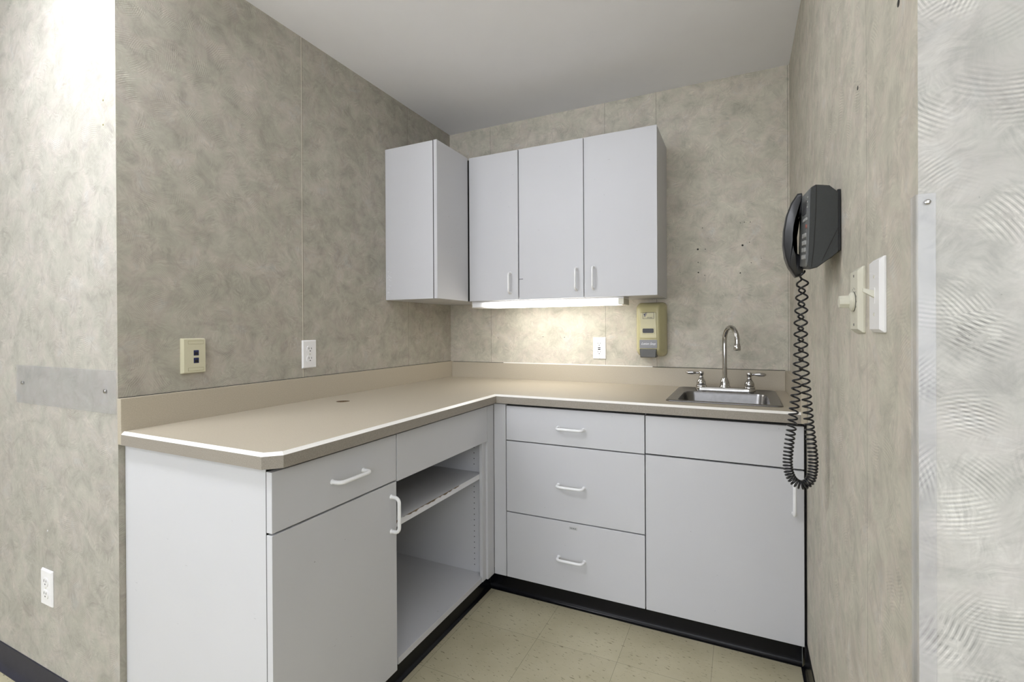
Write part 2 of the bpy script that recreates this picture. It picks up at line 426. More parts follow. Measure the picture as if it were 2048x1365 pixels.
# vinyl cove base: profile (distance from the wall, height)
def cove(name, line, nrm, mat, h=.09, thick=.004, toe=.016):
    """line: two points on the floor; nrm: direction away from the wall"""
    prof = [(0, 0), (toe, 0), (toe, .003), (toe*.62, .006), (thick+.002, .014), (thick, .024), (thick, h), (0, h)]
    bm = bmesh.new()
    loft(bm, [[Vector((p[0], p[1], 0)) + Vector(nrm)*d + Vector((0, 0, z)) for d, z in prof] for p in line])
    o = obj(name, bm, mat, smooth=True); o['kind'] = 'structure'; return o
cove('trim_1', [(.5645, -.560), (1.792, -.560)], (0, -1, 0), 'black', h=.0915)
cove('trim_2', [(.560, -1.737), (.560, -.5645)], (1, 0, 0), 'black', h=.0915)
bx('gap_shade_strip', (1.7955, -.60, .092), (1.8035, -.565, .855), 'black', bevel=0)['kind'] = 'structure'  # black strip filling the gap beside the wall, standing for its shade
cove('baseboard_right', [(W, -LR+.004), (W, -.578)], (-1, 0, 0), 'black', h=.10)
cove('baseboard_front_left', [(FX0, -LW), (0, -LW)], (0, -1, 0), 'navy', h=.087)
cove('baseboard_front_right', [(W+.004, -LR), (FX1, -LR)], (0, -1, 0), 'navy', h=.087)

# ------------------------------------------------------------------ ceiling lights
def troffer(x0, x1, y0, y1, mat, label, drop=.085):
    r = root('ceiling_light', ((x0+x1)/2, (y0+y1)/2, H), label, 'ceiling light')
    bm = bmesh.new()
    box(bm, (x0+.05, y0+.05, H-.03), (x1-.05, y1-.05, H-.0005)); obj('housing', bm, 'handle', r)
    for xa, xb in ((x0-.02, x0), (x1, x1+.02)): bx('end_cap', (xa, y0, H-drop-.002), (xb, y1, H-.001), 'handle', r)
    bm = bmesh.new()                                   # wrap-around lens, its long sides flare down and out
    pr = [(y0+.04, H-.030), (y0, H-.045), (y0, H-drop+.02), (y0+.03, H-drop), (y1-.03, H-drop), (y1, H-drop+.02), (y1, H-.045), (y1-.04, H-.030)]
    loft(bm, [[(x, y, z) for y, z in pr] for x in (x0, x1)]); obj('lens', bm, mat, r)
troffer(-.40, .50, -2.38, -2.16, 'troffer', 'long lit ceiling light just in front of the cabinet alcove')
troffer(.55, 1.65, -1.56, -1.44, 'fill_inner', 'narrow ceiling light added inside the alcove as fill, out of view', .14)  # invented lamp, added to lift the light in the alcove
troffer(1.9, 3.1, -4.1, -3.5, 'fill_far', 'ceiling light added as fill at the right behind the viewer')  # unseen lamp added as fill from the right
troffer(-1.6, -.4, -4.1, -3.5, 'fill_far', 'ceiling light added as fill at the left behind the viewer')  # its left counterpart, likewise added for fill

fill_window('fill_window_1', -2.2, 3.8, .75, 2.15, FY+.001)

# ------------------------------------------------------------------ countertop
ct = root('countertop', (.3, -.3, ZC-TH), 'beige laminate countertop turning the corner, pale slanted edge and low backsplash', 'countertop')
def outline(i):     # i = inset of the bevelled front edge
    k = i*math.tan(math.radians(22.5))
    return [(T, -LC+i), (CD-CH-k, -LC+i), (CD-i, -LC+CH+k), (CD-i, -CD-i if False else -(CD-i)), (W-T, -(CD-i))]
back = [(W-T, -T), (T, -T)]
bm = bmesh.new(); loft(bm, [[(x, y, ZC-TH) for x, y in outline(0)+back], [(x, y, ZC-BV) for x, y in outline(0)+back]])
slab = obj('slab', bm, 'laminate_front', ct)
bm = bmesh.new(); loft(bm, [[(x, y, ZC-BV) for x, y in outline(BV)+back], [(x, y, ZC) for x, y in outline(BV)+back]])
top = obj('work_surface', bm, 'laminate', ct)
bm = bmesh.new()
sec = [[(a[0], a[1], ZC-BV), (b[0], b[1], ZC-BV), (b[0], b[1], ZC)] for a, b in zip(outline(0), outline(BV))]
loft(bm, sec); obj('edge_strip', bm, 'bevel', ct, label='pale angled edge')
def gro(r, z0, z1):
    bm = bmesh.new(); lathe(bm, (.165, -1.059, z0), (0, 0, 1), [(r, 0), (r, z1-z0)], 32); return bm
def snk(z0, z1):
    bm = bmesh.new(); pts = rrect(1.348, 1.728, -.53, -.072, .03)
    loft(bm, [[(x, y, z0) for x, y in pts], [(x, y, z1) for x, y in pts]]); return bm
cut(top, [gro(.027, ZC-.03, ZC+.03), snk(ZC-.05, ZC+.05)])
cut(slab, [gro(.027, ZC-.1, ZC+.02), snk(ZC-.1, ZC+.05)])
bx('backsplash', (.0005, -LC, ZC-TH), (T, -.0005, ZB), 'laminate', ct, .0012)
bx('backsplash', (T+.0006, -T, ZC-.002), (W-T-.0006, -.0005, ZB-.003), 'laminate', ct, .0012)
bx('backsplash', (W-T, -CD, ZC-TH), (W-.0005, -.0005, ZB-.003), 'laminate', ct, .0012)
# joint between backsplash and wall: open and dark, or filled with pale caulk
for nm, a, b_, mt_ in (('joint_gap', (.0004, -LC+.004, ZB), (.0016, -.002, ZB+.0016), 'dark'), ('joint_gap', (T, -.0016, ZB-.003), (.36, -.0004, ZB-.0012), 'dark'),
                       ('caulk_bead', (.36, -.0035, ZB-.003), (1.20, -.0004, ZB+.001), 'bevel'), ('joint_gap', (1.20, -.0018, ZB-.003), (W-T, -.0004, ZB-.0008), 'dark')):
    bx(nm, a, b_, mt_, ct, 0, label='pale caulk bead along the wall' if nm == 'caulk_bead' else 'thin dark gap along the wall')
bm = bmesh.new()
loft(bm, [[(.165+r*math.cos(math.pi*k/16), -1.059+r*math.sin(math.pi*k/16), z) for k in range(32)] for r, z in ((.0268, ZC-.030), (.0268, ZC-.0012), (.0258, ZC-.0012), (.0258, ZC-.030))], (False, False))
obj('hole_lining', bm, 'particle', ct, label='brown raw edge inside the round cable hole')
bm = bmesh.new(); lathe(bm, (.165, -1.059, ZC-.032), (0, 0, 1), [(.0265, 0), (.0265, .003)], 24); obj('cable_hole_floor', bm, 'olive', ct, label='olive brown bottom of the round cable hole')

# ------------------------------------------------------------------ cabinets
def pull(parent, c, horizontal, facing, L=.108, proj=.031, r=.0057, name='handle'):
    """white D-shaped wire pull; c = centre on the front, facing = outward direction"""
    c = Vector(c); f = Vector(facing)
    s = Vector((0, 0, 1)) if not horizontal else Vector((abs(f.y), abs(f.x), 0))
    pts = []
    h = L/2; rr = .016
    pts.append(c - s*h - f*.001)
    pts.append(c - s*h + f*(proj-rr)*.6)
    for k in range(6):
        a = math.radians(90*k/5); pts.append(c - s*(h-rr+rr*math.cos(a)) + f*(proj-rr+rr*math.sin(a)))
    for k in range(6):
        a = math.radians(90*(5-k)/5); pts.append(c + s*(h-rr+rr*math.cos(a)) + f*(proj-rr+rr*math.sin(a)))
    pts.append(c + s*h + f*(proj-rr)*.6)
    pts.append(c + s*h - f*.001)
    bm = bmesh.new(); tube(bm, pts, r, 12)
    for q in (-h, h): lathe(bm, c+s*q, f, [(.0075, 0), (.007, .002), (.005, .004)], 16)
    return obj(name, bm, 'handle', parent, smooth=True)
def carcass(parent, x0, x1, y0, y1, z0, z1, open_dir, t=.018, toe=None, name='carcass', top=True, rails=(), posts=(), edge=.0015):
    bm = bmesh.new()
    if open_dir == 'x':   # opens towards +x
        box(bm, (x0, y0, z0), (x1, y0+t, z1)); box(bm, (x0, y1-t, z0), (x1, y1, z1))
        box(bm, (x0, y0+t, z0), (x1, y1-t, z0+t)); box(bm, (x0, y0+t, z0+t), (x0+.006, y1-t, z1))
        if top: box(bm, (x0+.006, y0+t, z1-t), (x1, y1-t, z1))
    else:                 # opens towards -y
        box(bm, (x0, y0, z0), (x0+t, y1, z1)); box(bm, (x1-t, y0, z0), (x1, y1, z1))
        box(bm, (x0+t, y0, z0), (x1-t, y1, z0+t)); box(bm, (x0+t, y1-.006, z0+t), (x1-t, y1, z1))
        if top: box(bm, (x0+t, y0, z1-t), (x1-t, y1-.006, z1))
    if toe:
        box(bm, toe[0], toe[1])
    o_ = obj(name, bm, 'cab', parent, .0008)
    # dark strips that paint the shade in the gaps between the fronts
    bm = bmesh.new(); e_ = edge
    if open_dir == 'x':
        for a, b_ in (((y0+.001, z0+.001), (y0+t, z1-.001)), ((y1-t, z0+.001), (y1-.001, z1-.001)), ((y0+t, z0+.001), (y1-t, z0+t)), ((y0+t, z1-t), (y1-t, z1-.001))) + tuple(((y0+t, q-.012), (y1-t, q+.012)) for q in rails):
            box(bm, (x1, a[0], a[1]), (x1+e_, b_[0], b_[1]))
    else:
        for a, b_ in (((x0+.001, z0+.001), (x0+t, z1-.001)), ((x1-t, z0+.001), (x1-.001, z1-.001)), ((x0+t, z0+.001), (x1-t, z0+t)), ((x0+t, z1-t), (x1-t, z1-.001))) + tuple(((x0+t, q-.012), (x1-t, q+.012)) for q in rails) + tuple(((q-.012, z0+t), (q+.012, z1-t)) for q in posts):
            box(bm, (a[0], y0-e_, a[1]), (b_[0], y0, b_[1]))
    obj('gap_shade', bm, 'dark', parent, label='dark strip painted as shade behind the front gaps')
    return o_
D = .019; ZT = .8535; Z0 = .0935; FT = .8450
xf = BD; xc = BD-D-.002           # front plane and carcass front of the left run
# left run, end cabinet
c1 = root('base_cabinet', (.3, -1.512, 0), 'white base cabinet at the near end of the counter, one drawer over one door', 'cabinet')
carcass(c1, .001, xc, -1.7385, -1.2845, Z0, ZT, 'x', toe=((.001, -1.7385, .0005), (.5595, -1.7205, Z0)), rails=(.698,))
d = bx('drawer', (xf-D, -1.7385, .7005), (xf, -1.2865, FT), 'cab', c1, .0012)
pull(d, (xf, -1.494, .7705), True, (1, 0, 0), L=.118)
d = bx('door', (xf-D, -1.7385, Z0), (xf, -1.2865, .6955), 'cab', c1, .0012)
pull(d, (xf, -1.312, .600), False, (1, 0, 0), L=.108)
# left run, open cabinet
c2 = root('base_cabinet', (.3, -.95, 0), 'white open base cabinet without doors, one chipped shelf inside', 'cabinet')
bm = bmesh.new(); t = .018
y0, y1 = -1.2835, -.655
box(bm, (.001, y0, Z0), (xc, y0+t, ZT))
box(bm, (.001, y1-t, Z0), (xc+.008, y1, ZT)); box(bm, (.001, y0+t, Z0), (xc+.008, y1-t, Z0+.022))
box(bm, (.001, y0+t, Z0+.022), (.007, y1-t, ZT)); box(bm, (xc-.06, y0+t, ZT-t), (xc, y1-t, ZT))
box(bm, (.001, y0, .0005), (.5595, y0+t, Z0))
box(bm, (xc-.004, -.6745, Z0), (xc+.010, -.6745-.028, .70))          # inner stile
obj('carcass', bm, 'cab', c2, .0008)
bx('front_panel', (xf-D, -1.2825, .694), (xf, -.6755, FT), 'cab', c2, .0012)
bx('corner_filler', (xf-D, -.6725, Z0), (xf-.001, -.6133, FT), 'cab', c2, .0008)
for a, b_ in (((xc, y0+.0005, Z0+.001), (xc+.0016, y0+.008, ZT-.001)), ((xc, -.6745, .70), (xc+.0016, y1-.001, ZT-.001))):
    bx('gap_shade', a, b_, 'dark', c2, 0, label='dark strip painted as shade behind the front gaps')  # painted gap shade on the open cabinet too
# shelf with broken front edging
bm = bmesh.new(); box(bm, (.010, y0+t+.001, .536), (.585, y1-t-.001, .555)); sh = obj('shelf', bm, 'cab', c2, .0005)
bm = bmesh.new()
ys = [y0+t+.001 + (y1-y0-2*t-.002)*k/60 for k in range(61)]
def chip(k):
    f = k/60
    if f < .05: return .9*(1-f/.05)
    v = .08+.10*math.sin(k*1.7)+.09*math.sin(k*.63+1)
    if .08 < f < .68: v += .12+.12*random.random()
    else: v = 0.0
    if f < .1: v *= .5
    return max(0, min(.9, v))
loops = []
for k, y in enumerate(ys):
    zt = .5555-.019*chip(k)
    loops.append([(.5851, y, .5345), (.5875, y, .5345), (.5875, y, zt), (.5851, y, zt)])
loft(bm, loops); obj('edge_band', bm, 'cab_edge', sh, label='chipped pale edge band')
bx('chipped_core', (.5848, y0+t+.002, .5365), (.58515, y1-t-.002, .5546), 'particle', sh, 0, label='brown core showing along the chipped edge')
for k in range(22):
    z = .150+.0315*k if False else .146+.0245*k
    if .525 < z < .565 or z > .70: continue
    for xx, yy, s in ((.545, y1-t, -1), (.545, y0+t, 1), (.06, y1-t, -1)):
        bm = bmesh.new(); lathe(bm, (xx, yy-.001*s, z), (0, s, 0), [(.0023, 0), (.0023, .0012)], 8); obj('peg_hole', bm, 'dark', c2)
for z in (.135, .19, .30, .42, .54):
    bm = bmesh.new(); lathe(bm, (.577, y1-t+.001, z), (0, -1, 0), [(.002, 0), (.002, .0013)], 8); obj('screw_hole', bm, 'dark', c2)
# back run, drawer cabinet
yf = -BD; yc = -(BD-D-.002)
c3 = root('base_cabinet', (.95, -.3, 0), 'white base cabinet with three drawers in the middle of the back run', 'cabinet')
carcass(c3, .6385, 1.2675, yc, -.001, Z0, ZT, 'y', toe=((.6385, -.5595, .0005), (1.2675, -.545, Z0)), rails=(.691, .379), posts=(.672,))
bx('corner_filler', (xf+.0003, yf, Z0), (.6705, yf+D, FT+.004), 'cab', c3, .0008)
for z0, z1, hz in ((.6935, FT-.002, .766), (.3815, .6890, .528), (Z0, .3770, .227)):
    d = bx('drawer', (.6740, yf, z0), (1.2665, yf+D, z1), 'cab', c3, .0012)
    pull(d, (.969, yf, hz), True, (0, -1, 0), L=.110)
drawer_low = d
lb = bx('label_strip', (.960, yf-.0004, .3495), (.995, yf+.0002, .3610), 'tape', d, 0, label='small grey label reading WAX')
text('lettering', 'WAX', .0085, (.9775, yf-.0007, .3552), RB, 'ink', d, xs=1.3)
# back run, sink cabinet
c4 = root('base_cabinet', (1.53, -.3, 0), 'white sink base cabinet with wide single door, against the right wall', 'cabinet')
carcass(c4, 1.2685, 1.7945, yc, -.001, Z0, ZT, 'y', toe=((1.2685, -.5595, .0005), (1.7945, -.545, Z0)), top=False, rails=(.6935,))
bx('front_panel', (1.2705, yf, .6965), (1.7955, yf+D, FT-.003), 'cab', c4, .0012)
d = bx('door', (1.2705, yf, Z0), (1.7955, yf+D, .6905), 'cab', c4, .0012)
pull(d, (1.765, yf, .5975), False, (0, -1, 0), L=.108)

# wall cabinets
U0, U1 = 1.3262, 2.0793; UD = .3076
u1 = root('wall_cabinet', (.14, -.3, U0), 'white wall cabinet in the corner, hung on the left wall, door facing right', 'cabinet')
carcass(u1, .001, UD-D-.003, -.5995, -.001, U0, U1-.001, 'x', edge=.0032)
bx('door', (UD-D+.001, -.5995, U0), (UD+.001, -.3125, U1), 'cab', u1, .0012)
bm = bmesh.new()
for k in range(26):
    z = U0+.02+random.random()*.14; x = .012+random.random()*.022
    lathe(bm, (x, -.5993, z), (0, -1, 0), [(.001+.002*random.random(), 0), (.0008, .0009)], 7)
o = obj('glue_residue', bm, 'cab_edge', u1, smooth=True); o['kind'] = 'stuff'
u2 = root('wall_cabinet', (.45, -.14, U0), 'narrow white single-door wall cabinet next to the room corner', 'cabinet')
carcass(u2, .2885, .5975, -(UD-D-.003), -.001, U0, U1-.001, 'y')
d = bx('door', (.3135, -UD, U0), (.5955, -UD+D, U1), 'cab', u2, .0012)
pull(d, (.5525, -UD, 1.4115), False, (0, -1, 0), L=.100, proj=.026, r=.0050)
u3 = root('wall_cabinet', (.94, -.14, U0), 'wide white wall cabinet with two doors, nearest the soap dispenser', 'cabinet')
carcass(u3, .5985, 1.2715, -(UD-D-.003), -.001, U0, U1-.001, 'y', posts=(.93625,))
d = bx('door', (.6010, -UD, U0), (.9345, -UD+D, U1), 'cab', u3, .0012)
pull(d, (.900, -UD, 1.4145), False, (0, -1, 0), L=.102, proj=.026, r=.0050)
bx('crack', (.6008, -UD-.0003, 1.427), (.622, -UD+.0004, 1.4295), 'dark', d, 0, label='short dark crack in the door edge')
d = bx('door', (.9380, -UD, U0), (1.2715, -UD+D, U1), 'cab', u3, .0012)
pull(d, (.983, -UD, 1.416), False, (0, -1, 0), L=.102, proj=.026, r=.0050)

# under-cabinet light
ul = root('under_cabinet_light', (.716, -.25, U0), 'white fluorescent strip light glowing under the wall cabinets', 'light')
bm = bmesh.new(); box(bm, (.315, -.285, 1.3185), (1.118, -.165, U0-.0004)); obj('housing', bm, 'white_plastic', ul, .001)
bm = bmesh.new()
prof = [(-.286, 1.3180), (-.286, 1.2965), (-.280, 1.2915), (-.178, 1.2915), (-.170, 1.3180)]
loft(bm, [[(x, y, z) for y, z in prof] for x in (.3185, 1.092)]); 
lens = obj('lens', bm, 'tube', ul)
lens.data.transform(Matrix.Translation((.4, 0, 0))); lens.location.x -= .4     # lens coordinates start at its left end
for xa, xb in ((.315, .3182), (1.0925, 1.118)):
    bx('end_cap', (xa, -.2865, 1.2908), (xb, -.168, 1.3182), 'cream', ul, .0008)

# ------------------------------------------------------------------ sink and faucet
sk = root('sink', (1.5375, -.3, ZC), 'small stainless steel drop-in sink set in the countertop', 'sink')
bm = bmesh.new()
def L(x0, x1, y0, y1, r, z): return [(x, y, z) for x, y in rrect(x0, x1, y0, y1, r, 8)]
loops = [L(1.334, 1.742, -.545, -.062, .022, ZC+.0003), L(1.335, 1.741, -.544, -.063, .022, ZC+.0035), L(1.339, 1.737, -.540, -.067, .022, ZC+.0055),
         L(1.349, 1.727, -.531, -.076, .024, ZC+.0060), L(1.353, 1.723, -.528, -.080, .026, ZC+.0035),
         L(1.370, 1.706, -.522, -.195, .045, ZC+.0032), L(1.3745, 1.7015, -.5175, -.1995, .045, ZC+.0015), L(1.377, 1.699, -.515, -.202, .045, ZC-.006),
         L(1.384, 1.692, -.508, -.209, .05, ZC-.130), L(1.392, 1.684, -.500, -.217, .05, ZC-.146), L(1.41, 1.666, -.482, -.235, .05, ZC-.152),
         L(1.50, 1.576, -.397, -.320, .035, ZC-.156)]
loft(bm, loops, (False, True))
o = obj('basin', bm, 'steel', sk, smooth=True)
sd = o.modifiers.new('s', 'SOLIDIFY'); sd.thickness = .0008; sd.offset = -1
bm = bmesh.new(); lathe(bm, (1.538, -.358, ZC-.1555), (0, 0, 1), [(.036, 0), (.036, .002), (.030, .003), (.026, .0015), (.006, .001)], 28); obj('drain', bm, 'chrome', sk, smooth=True)

fz = ZC+.0062; fy = -.128
fc = root('faucet', (1.5375, fy, fz), 'chrome gooseneck faucet with two lever handles behind the sink', 'faucet')
bm = bmesh.new()
def P(g, z): return [(x, y, z) for x, y in rrect(1.414+g, 1.661-g, fy-.027+g, fy+.027-g, .0265-g, 10)]
loft(bm, [P(0, fz-.0025), P(0, fz+.008), P(.002, fz+.011), P(.006, fz+.0125)]); obj('deck_plate', bm, 'chrome', fc, smooth=True)
zz = fz+.0123
for sx, xh in ((-1, 1.438), (1, 1.637)):
    bm = bmesh.new()
    lathe(bm, (xh, fy, zz), (0, 0, 1), [(.0235, 0), (.0235, .003), (.0215, .006), (.0195, .008), (.0205, .011), (.0200, .018), (.0175, .026), (.0125, .034), (.0095, .038), (.0105, .041), (.0088, .044), (.0085, .050), (.0100, .053), (.0118, .057), (.0118, .064), (.010, .068), (.004, .0695)], 32)
    hb = obj('handle_base', bm, 'chrome', fc, smooth=True)
    bm = bmesh.new(); zl = zz+.0605
    n = 14; pts = []; rad = []
    for k in range(n+1):
        f = k/n; pts.append((xh+sx*(.010+.056*f), fy-.004*f*0, zl+.001*math.sin(f*3)))
        rad.append([.0046, .0050, .0043, .0046, .0058, .0070, .0078, .0083, .0085, .0084, .0080, .0075, .0067, .0052, .0015][k])
    tube(bm, pts, rad, 16); obj('lever', bm, 'chrome', hb, smooth=True)
bm = bmesh.new(); lathe(bm, (1.537, fy, zz-.0002), (0, 0, 1), [(.0240, 0), (.0240, .003), (.0215, .006), (.0200, .009), (.0200, .016), (.0175, .028), (.0140, .036), (.0128, .042), (.0105, .044)], 32)
obj('spout_base', bm, 'chrome', fc, smooth=True)
dirv = Vector((.052, -.100, 0)); R_ = dirv.length/2; dirn = dirv.normalized(); b0 = Vector((1.537, fy, 0)); zs = 1.122
pts = [b0+Vector((0, 0, z)) for z in (zz+.04, 1.0, 1.06, 1.10)]
for k in range(0, 19):
    a = math.radians(10*k); pts.append(b0 + dirn*(R_-R_*math.cos(a)) + Vector((0, 0, zs+R_*1.06*math.sin(a))))
e = pts[-1]; pts.append(Vector((e.x, e.y, 1.105)))
bm = bmesh.new(); tube(bm, pts, .0098, 20); obj('spout', bm, 'chrome', fc, smooth=True)
bm = bmesh.new(); lathe(bm, (e.x, e.y, 1.112), (0, 0, -1), [(.0105, 0), (.0120, .002), (.0125, .010), (.0140, .013), (.0140, .028), (.0125, .030), (.010, .030)], 28); obj('aerator', bm, 'chrome', fc, smooth=True)

# ------------------------------------------------------------------ soap dispenser
ds = root('soap_dispenser', (1.2, -.05, 1.034), 'olive-cream plastic soap dispenser on the back wall beside the wall cabinets', 'soap dispenser')
def DL(x0, x1, z0, z1, r, y): return [(x, y, z) for x, z in rrect(x0, x1, z0, z1, r, 6)]
bm = bmesh.new()
loft(bm, [DL(1.130, 1.272, 1.040, 1.306, .022, -.0005), DL(1.128, 1.274, 1.038, 1.309, .024, -.012), DL(1.130, 1.272, 1.042, 1.307, .026, -.040),
          DL(1.133, 1.264, 1.046, 1.304, .026, -.062), DL(1.138, 1.254, 1.052, 1.298, .024, -.082), DL(1.143, 1.249, 1.060, 1.290, .020, -.094), DL(1.150, 1.243, 1.066, 1.280, .018, -.099)])
obj('cover', bm, 'disp', ds, smooth=True)
bm = bmesh.new()
pf = [(1.1535, 1.128), (1.2385, 1.128), (1.2345, 1.258), (1.1575, 1.258)]
loft(bm, [[(x, -.0985, z) for x, z in pf], [(x+(.003 if x < 1.2 else -.003), -.1015, z+(.003 if z < 1.2 else -.003)) for x, z in pf]])
obj('front_panel', bm, 'disp', ds, .0015)
bm = bmesh.new(); loft(bm, [DL(1.1655, 1.2265, 1.1515, 1.1825, .006, -.1010), DL(1.1665, 1.2255, 1.1525, 1.1815, .006, -.1030)]); obj('window_frame', bm, 'disp', ds, smooth=True)
bm = bmesh.new(); loft(bm, [DL(1.1695, 1.2225, 1.1560, 1.1780, .005, -.1028), DL(1.1695, 1.2225, 1.1560, 1.1780, .005, -.1034)]); obj('refill_window', bm, 'phone_dark', ds, smooth=True)
bm = bmesh.new(); loft(bm, [DL(1.1535, 1.2385, 1.0810, 1.1235, .003, -.0970), DL(1.1545, 1.2375, 1.0820, 1.1225, .003, -.1005)]); obj('name_label', bm, 'lgrey', ds, label='grey label with white script')
text('lettering', 'Lotion Soap', .0165, (1.196, -.1008, 1.1035), RB, 'whiteink', ds, shear=.5, xs=.85)
bm = bmesh.new()
q0 = [(1.1545, 1.078), (1.2365, 1.078), (1.2335, 1.0365), (1.1585, 1.0365)]
loft(bm, [[(x, -.060, z) for x, z in q0], [(x, -.104, z) for x, z in q0], [(x+(.003 if x < 1.2 else -.003), -.108, z+(.002 if z < 1.05 else -.002)) for x, z in q0]])
obj('push_bar', bm, 'dgrey', ds, .0015)
bm = bmesh.new()
for a, b_ in (((1.1705, 1.2235), (1.2545, 1.2560)), ((1.1705, 1.2235), (1.2255, 1.2270)), ((1.1705, 1.1718), (1.2255, 1.2560)), ((1.2222, 1.2235), (1.2255, 1.2560))):
    box(bm, (a[0], -.1012, b_[0]), (a[1], -.1020, b_[1]))
obj('logo_frame', bm, 'ink', ds)
text('lettering', 'F', .027, (1.1830, -.1018, 1.2430), RB, 'blue', ds, shear=.1, xs=1.1, extrude=.0003)
bm = bmesh.new()
loft(bm, [[(x, -.1013, z) for x, z in ((1.1735, 1.2510), (1.1800, 1.2480), (1.1830, 1.2340), (1.1790, 1.2400))], [(x, -.1020, z) for x, z in ((1.1735, 1.2510), (1.1800, 1.2480), (1.1830, 1.2340), (1.1790, 1.2400))]])
obj('logo_wing', bm, 'blue', ds)
text('lettering', 'ortress', .0095, (1.2035, -.1018, 1.2320), RB, 'ink', ds, xs=.95, extrude=.0003)

# ------------------------------------------------------------------ plates on the walls
def plate_frame(loc, nrm):
    """matrix: local x across, local y out of the wall, local z up"""
    nrm = Vector(nrm); up_ = Vector((0, 0, 1)); x = up_.cross(nrm); x.normalize()      # to the right of someone facing the wall
    m_ = Matrix((x, nrm, up_)).transposed().to_4x4(); m_.translation = Vector(loc); return m_
class Plate:
    def __init__(s, name, loc, nrm, label, cat):
        s.r = root(name, loc, label, cat); s.m = plate_frame(loc, nrm)
    def add(s, name, bm, mat, parent=None, **k):
        bmesh.ops.transform(bm, matrix=s.m, verts=bm.verts)
        return obj(name, bm, mat, parent or s.r, **k)
    def slab(s, name, w_, h_, d0, d1, mat, x=0, z=0, ch=.002, r=.002, parent=None, **k):
        bm = bmesh.new()
        a = lambda g, dd: [(x+u, dd, z+v) for u, v in rrect(-w_/2+g, w_/2-g, -h_/2+g, h_/2-g, max(r-g*.5, .0004), 3)]
        loft(bm, [a(0, d0), a(0, d0+(d1-d0)*.3), a(ch, d1)]); return s.add(name, bm, mat, parent, **k)
    def disc(s, name, r_, d0, d1, mat, x=0, z=0, parent=None):
        bm = bmesh.new(); lathe(bm, (x, d0, z), (0, 1, 0), [(r_, 0), (r_, (d1-d0)*.7), (r_*.8, d1-d0)], 14); return s.add(name, bm, mat, parent, smooth=True)
def slots(p, par, z, d):
    for xx, hh in ((-.0064, .0085), (.0064, .0070)): p.slab('slot', .0022, hh, d-.0005, d+.0004, 'dark', x=xx, z=z+.004, ch=.0001, r=.0004, parent=par)
    p.disc('slot', .0025, d-.0005, d+.0004, 'dark', 0, z-.0065, parent=par)
def duplex(loc, nrm, label):
    p = Plate('wall_outlet', loc, nrm, label, 'outlet')
    p.slab('cover_plate', .0715, .1150, 0.0003, .0065, 'white_plastic', ch=.004)
    for z in (.0195, -.0195):
        bm = bmesh.new(); pts = []
        for k in range(24):
            a = 2*math.pi*k/24; pts.append((.0172*math.cos(a), max(-.0135, min(.0135, .0172*math.sin(a)))))
        loft(bm, [[(u, .006, v+z) for u, v in pts], [(u, .0085, v+z) for u, v in pts]])
        rc = p.add('receptacle', bm, 'white_plastic', smooth=True); slots(p, rc, z, .0085)
    p.disc('screw', .003, .006, .0075, 'cream')
duplex((0.0, -1.0795, 1.0800), (1, 0, 0), 'white duplex outlet on the left wall above the counter')
duplex((-.4125, -LW, .3545), (0, -1, 0), 'white duplex outlet low on the wall left of the cabinets')
p = Plate('wall_outlet', (.9275, 0, 1.0755), (0, -1, 0), 'white safety outlet with black test buttons, left of the soap dispenser', 'outlet')
p.slab('cover_plate', .0700, .1150, .0003, .0065, 'white_plastic', ch=.003)
rc = p.slab('receptacle', .0335, .0670, .006, .0085, 'white_plastic', ch=.0008)
for z in (.0215, -.0225): slots(p, rc, z, .0085)
p.slab('test_button', .0145, .0042, .008, .0098, 'dark', z=.0028, ch=.0004, r=.0008); p.slab('reset_button', .0135, .0055, .008, .0100, 'dark', z=-.0062, ch=.0004, r=.0010)
p.slab('crack', .0008, .024, .006, .0067, 'dgrey', x=.003, z=-.0455, ch=.0001, r=.0003)
# data plate
p = Plate('data_outlet', (0.0, -1.5480, 1.0975), (1, 0, 0), 'ivory data wall plate with two dark blue jacks on the left wall', 'data outlet')
p.slab('cover_plate', .0745, .1130, .0003, .0160, 'ivory', ch=.0035, r=.003)
for z in (.0095, -.0150):
    j = p.slab('jack', .0165, .0175, .0150, .0166, 'blue', x=.004, z=z, ch=.0003, r=.0006)
    p.slab('port', .0105, .0085, .0160, .0170, 'dark', x=.004, z=z-.002, ch=.0001, r=.0005, parent=j)
for z in (.0430, -.0430):
    p.slab('slot_outline', .0494, .0109, .0150, .0161, 'olive', x=.003, z=z, ch=.0002, r=.0008)
    p.slab('label_slot', .0480, .0095, .0155, .0166, 'ivory', x=.003, z=z, ch=.0003, r=.0006)
# switch
p = Plate('light_switch', (W, -1.571, 1.2285), (-1, 0, 0), 'white toggle light switch on the right wall, nearest the viewer', 'light switch')
p.slab('cover_plate', .0720, .1180, .0003, .0085, 'white_plastic', ch=.0055, r=.002)
p.slab('toggle_slot', .0110, .0250, .0080, .0090, 'white_plastic', ch=.0004, r=.001)
bm = bmesh.new(); loft(bm, [[(u, .0080, v) for u, v in ((-.0042, -.004), (.0042, -.004), (.0042, .008), (-.0042, .008))], [(u, .0235, v) for u, v in ((-.0030, .0065), (.0030, .0065), (.0030, .0125), (-.0030, .0125))]])
p.add('toggle', bm, 'cream', bevel=.0008)
for z in (.030, -.030): p.disc('screw', .0028, .0080, .0092, 'cream', 0, z)
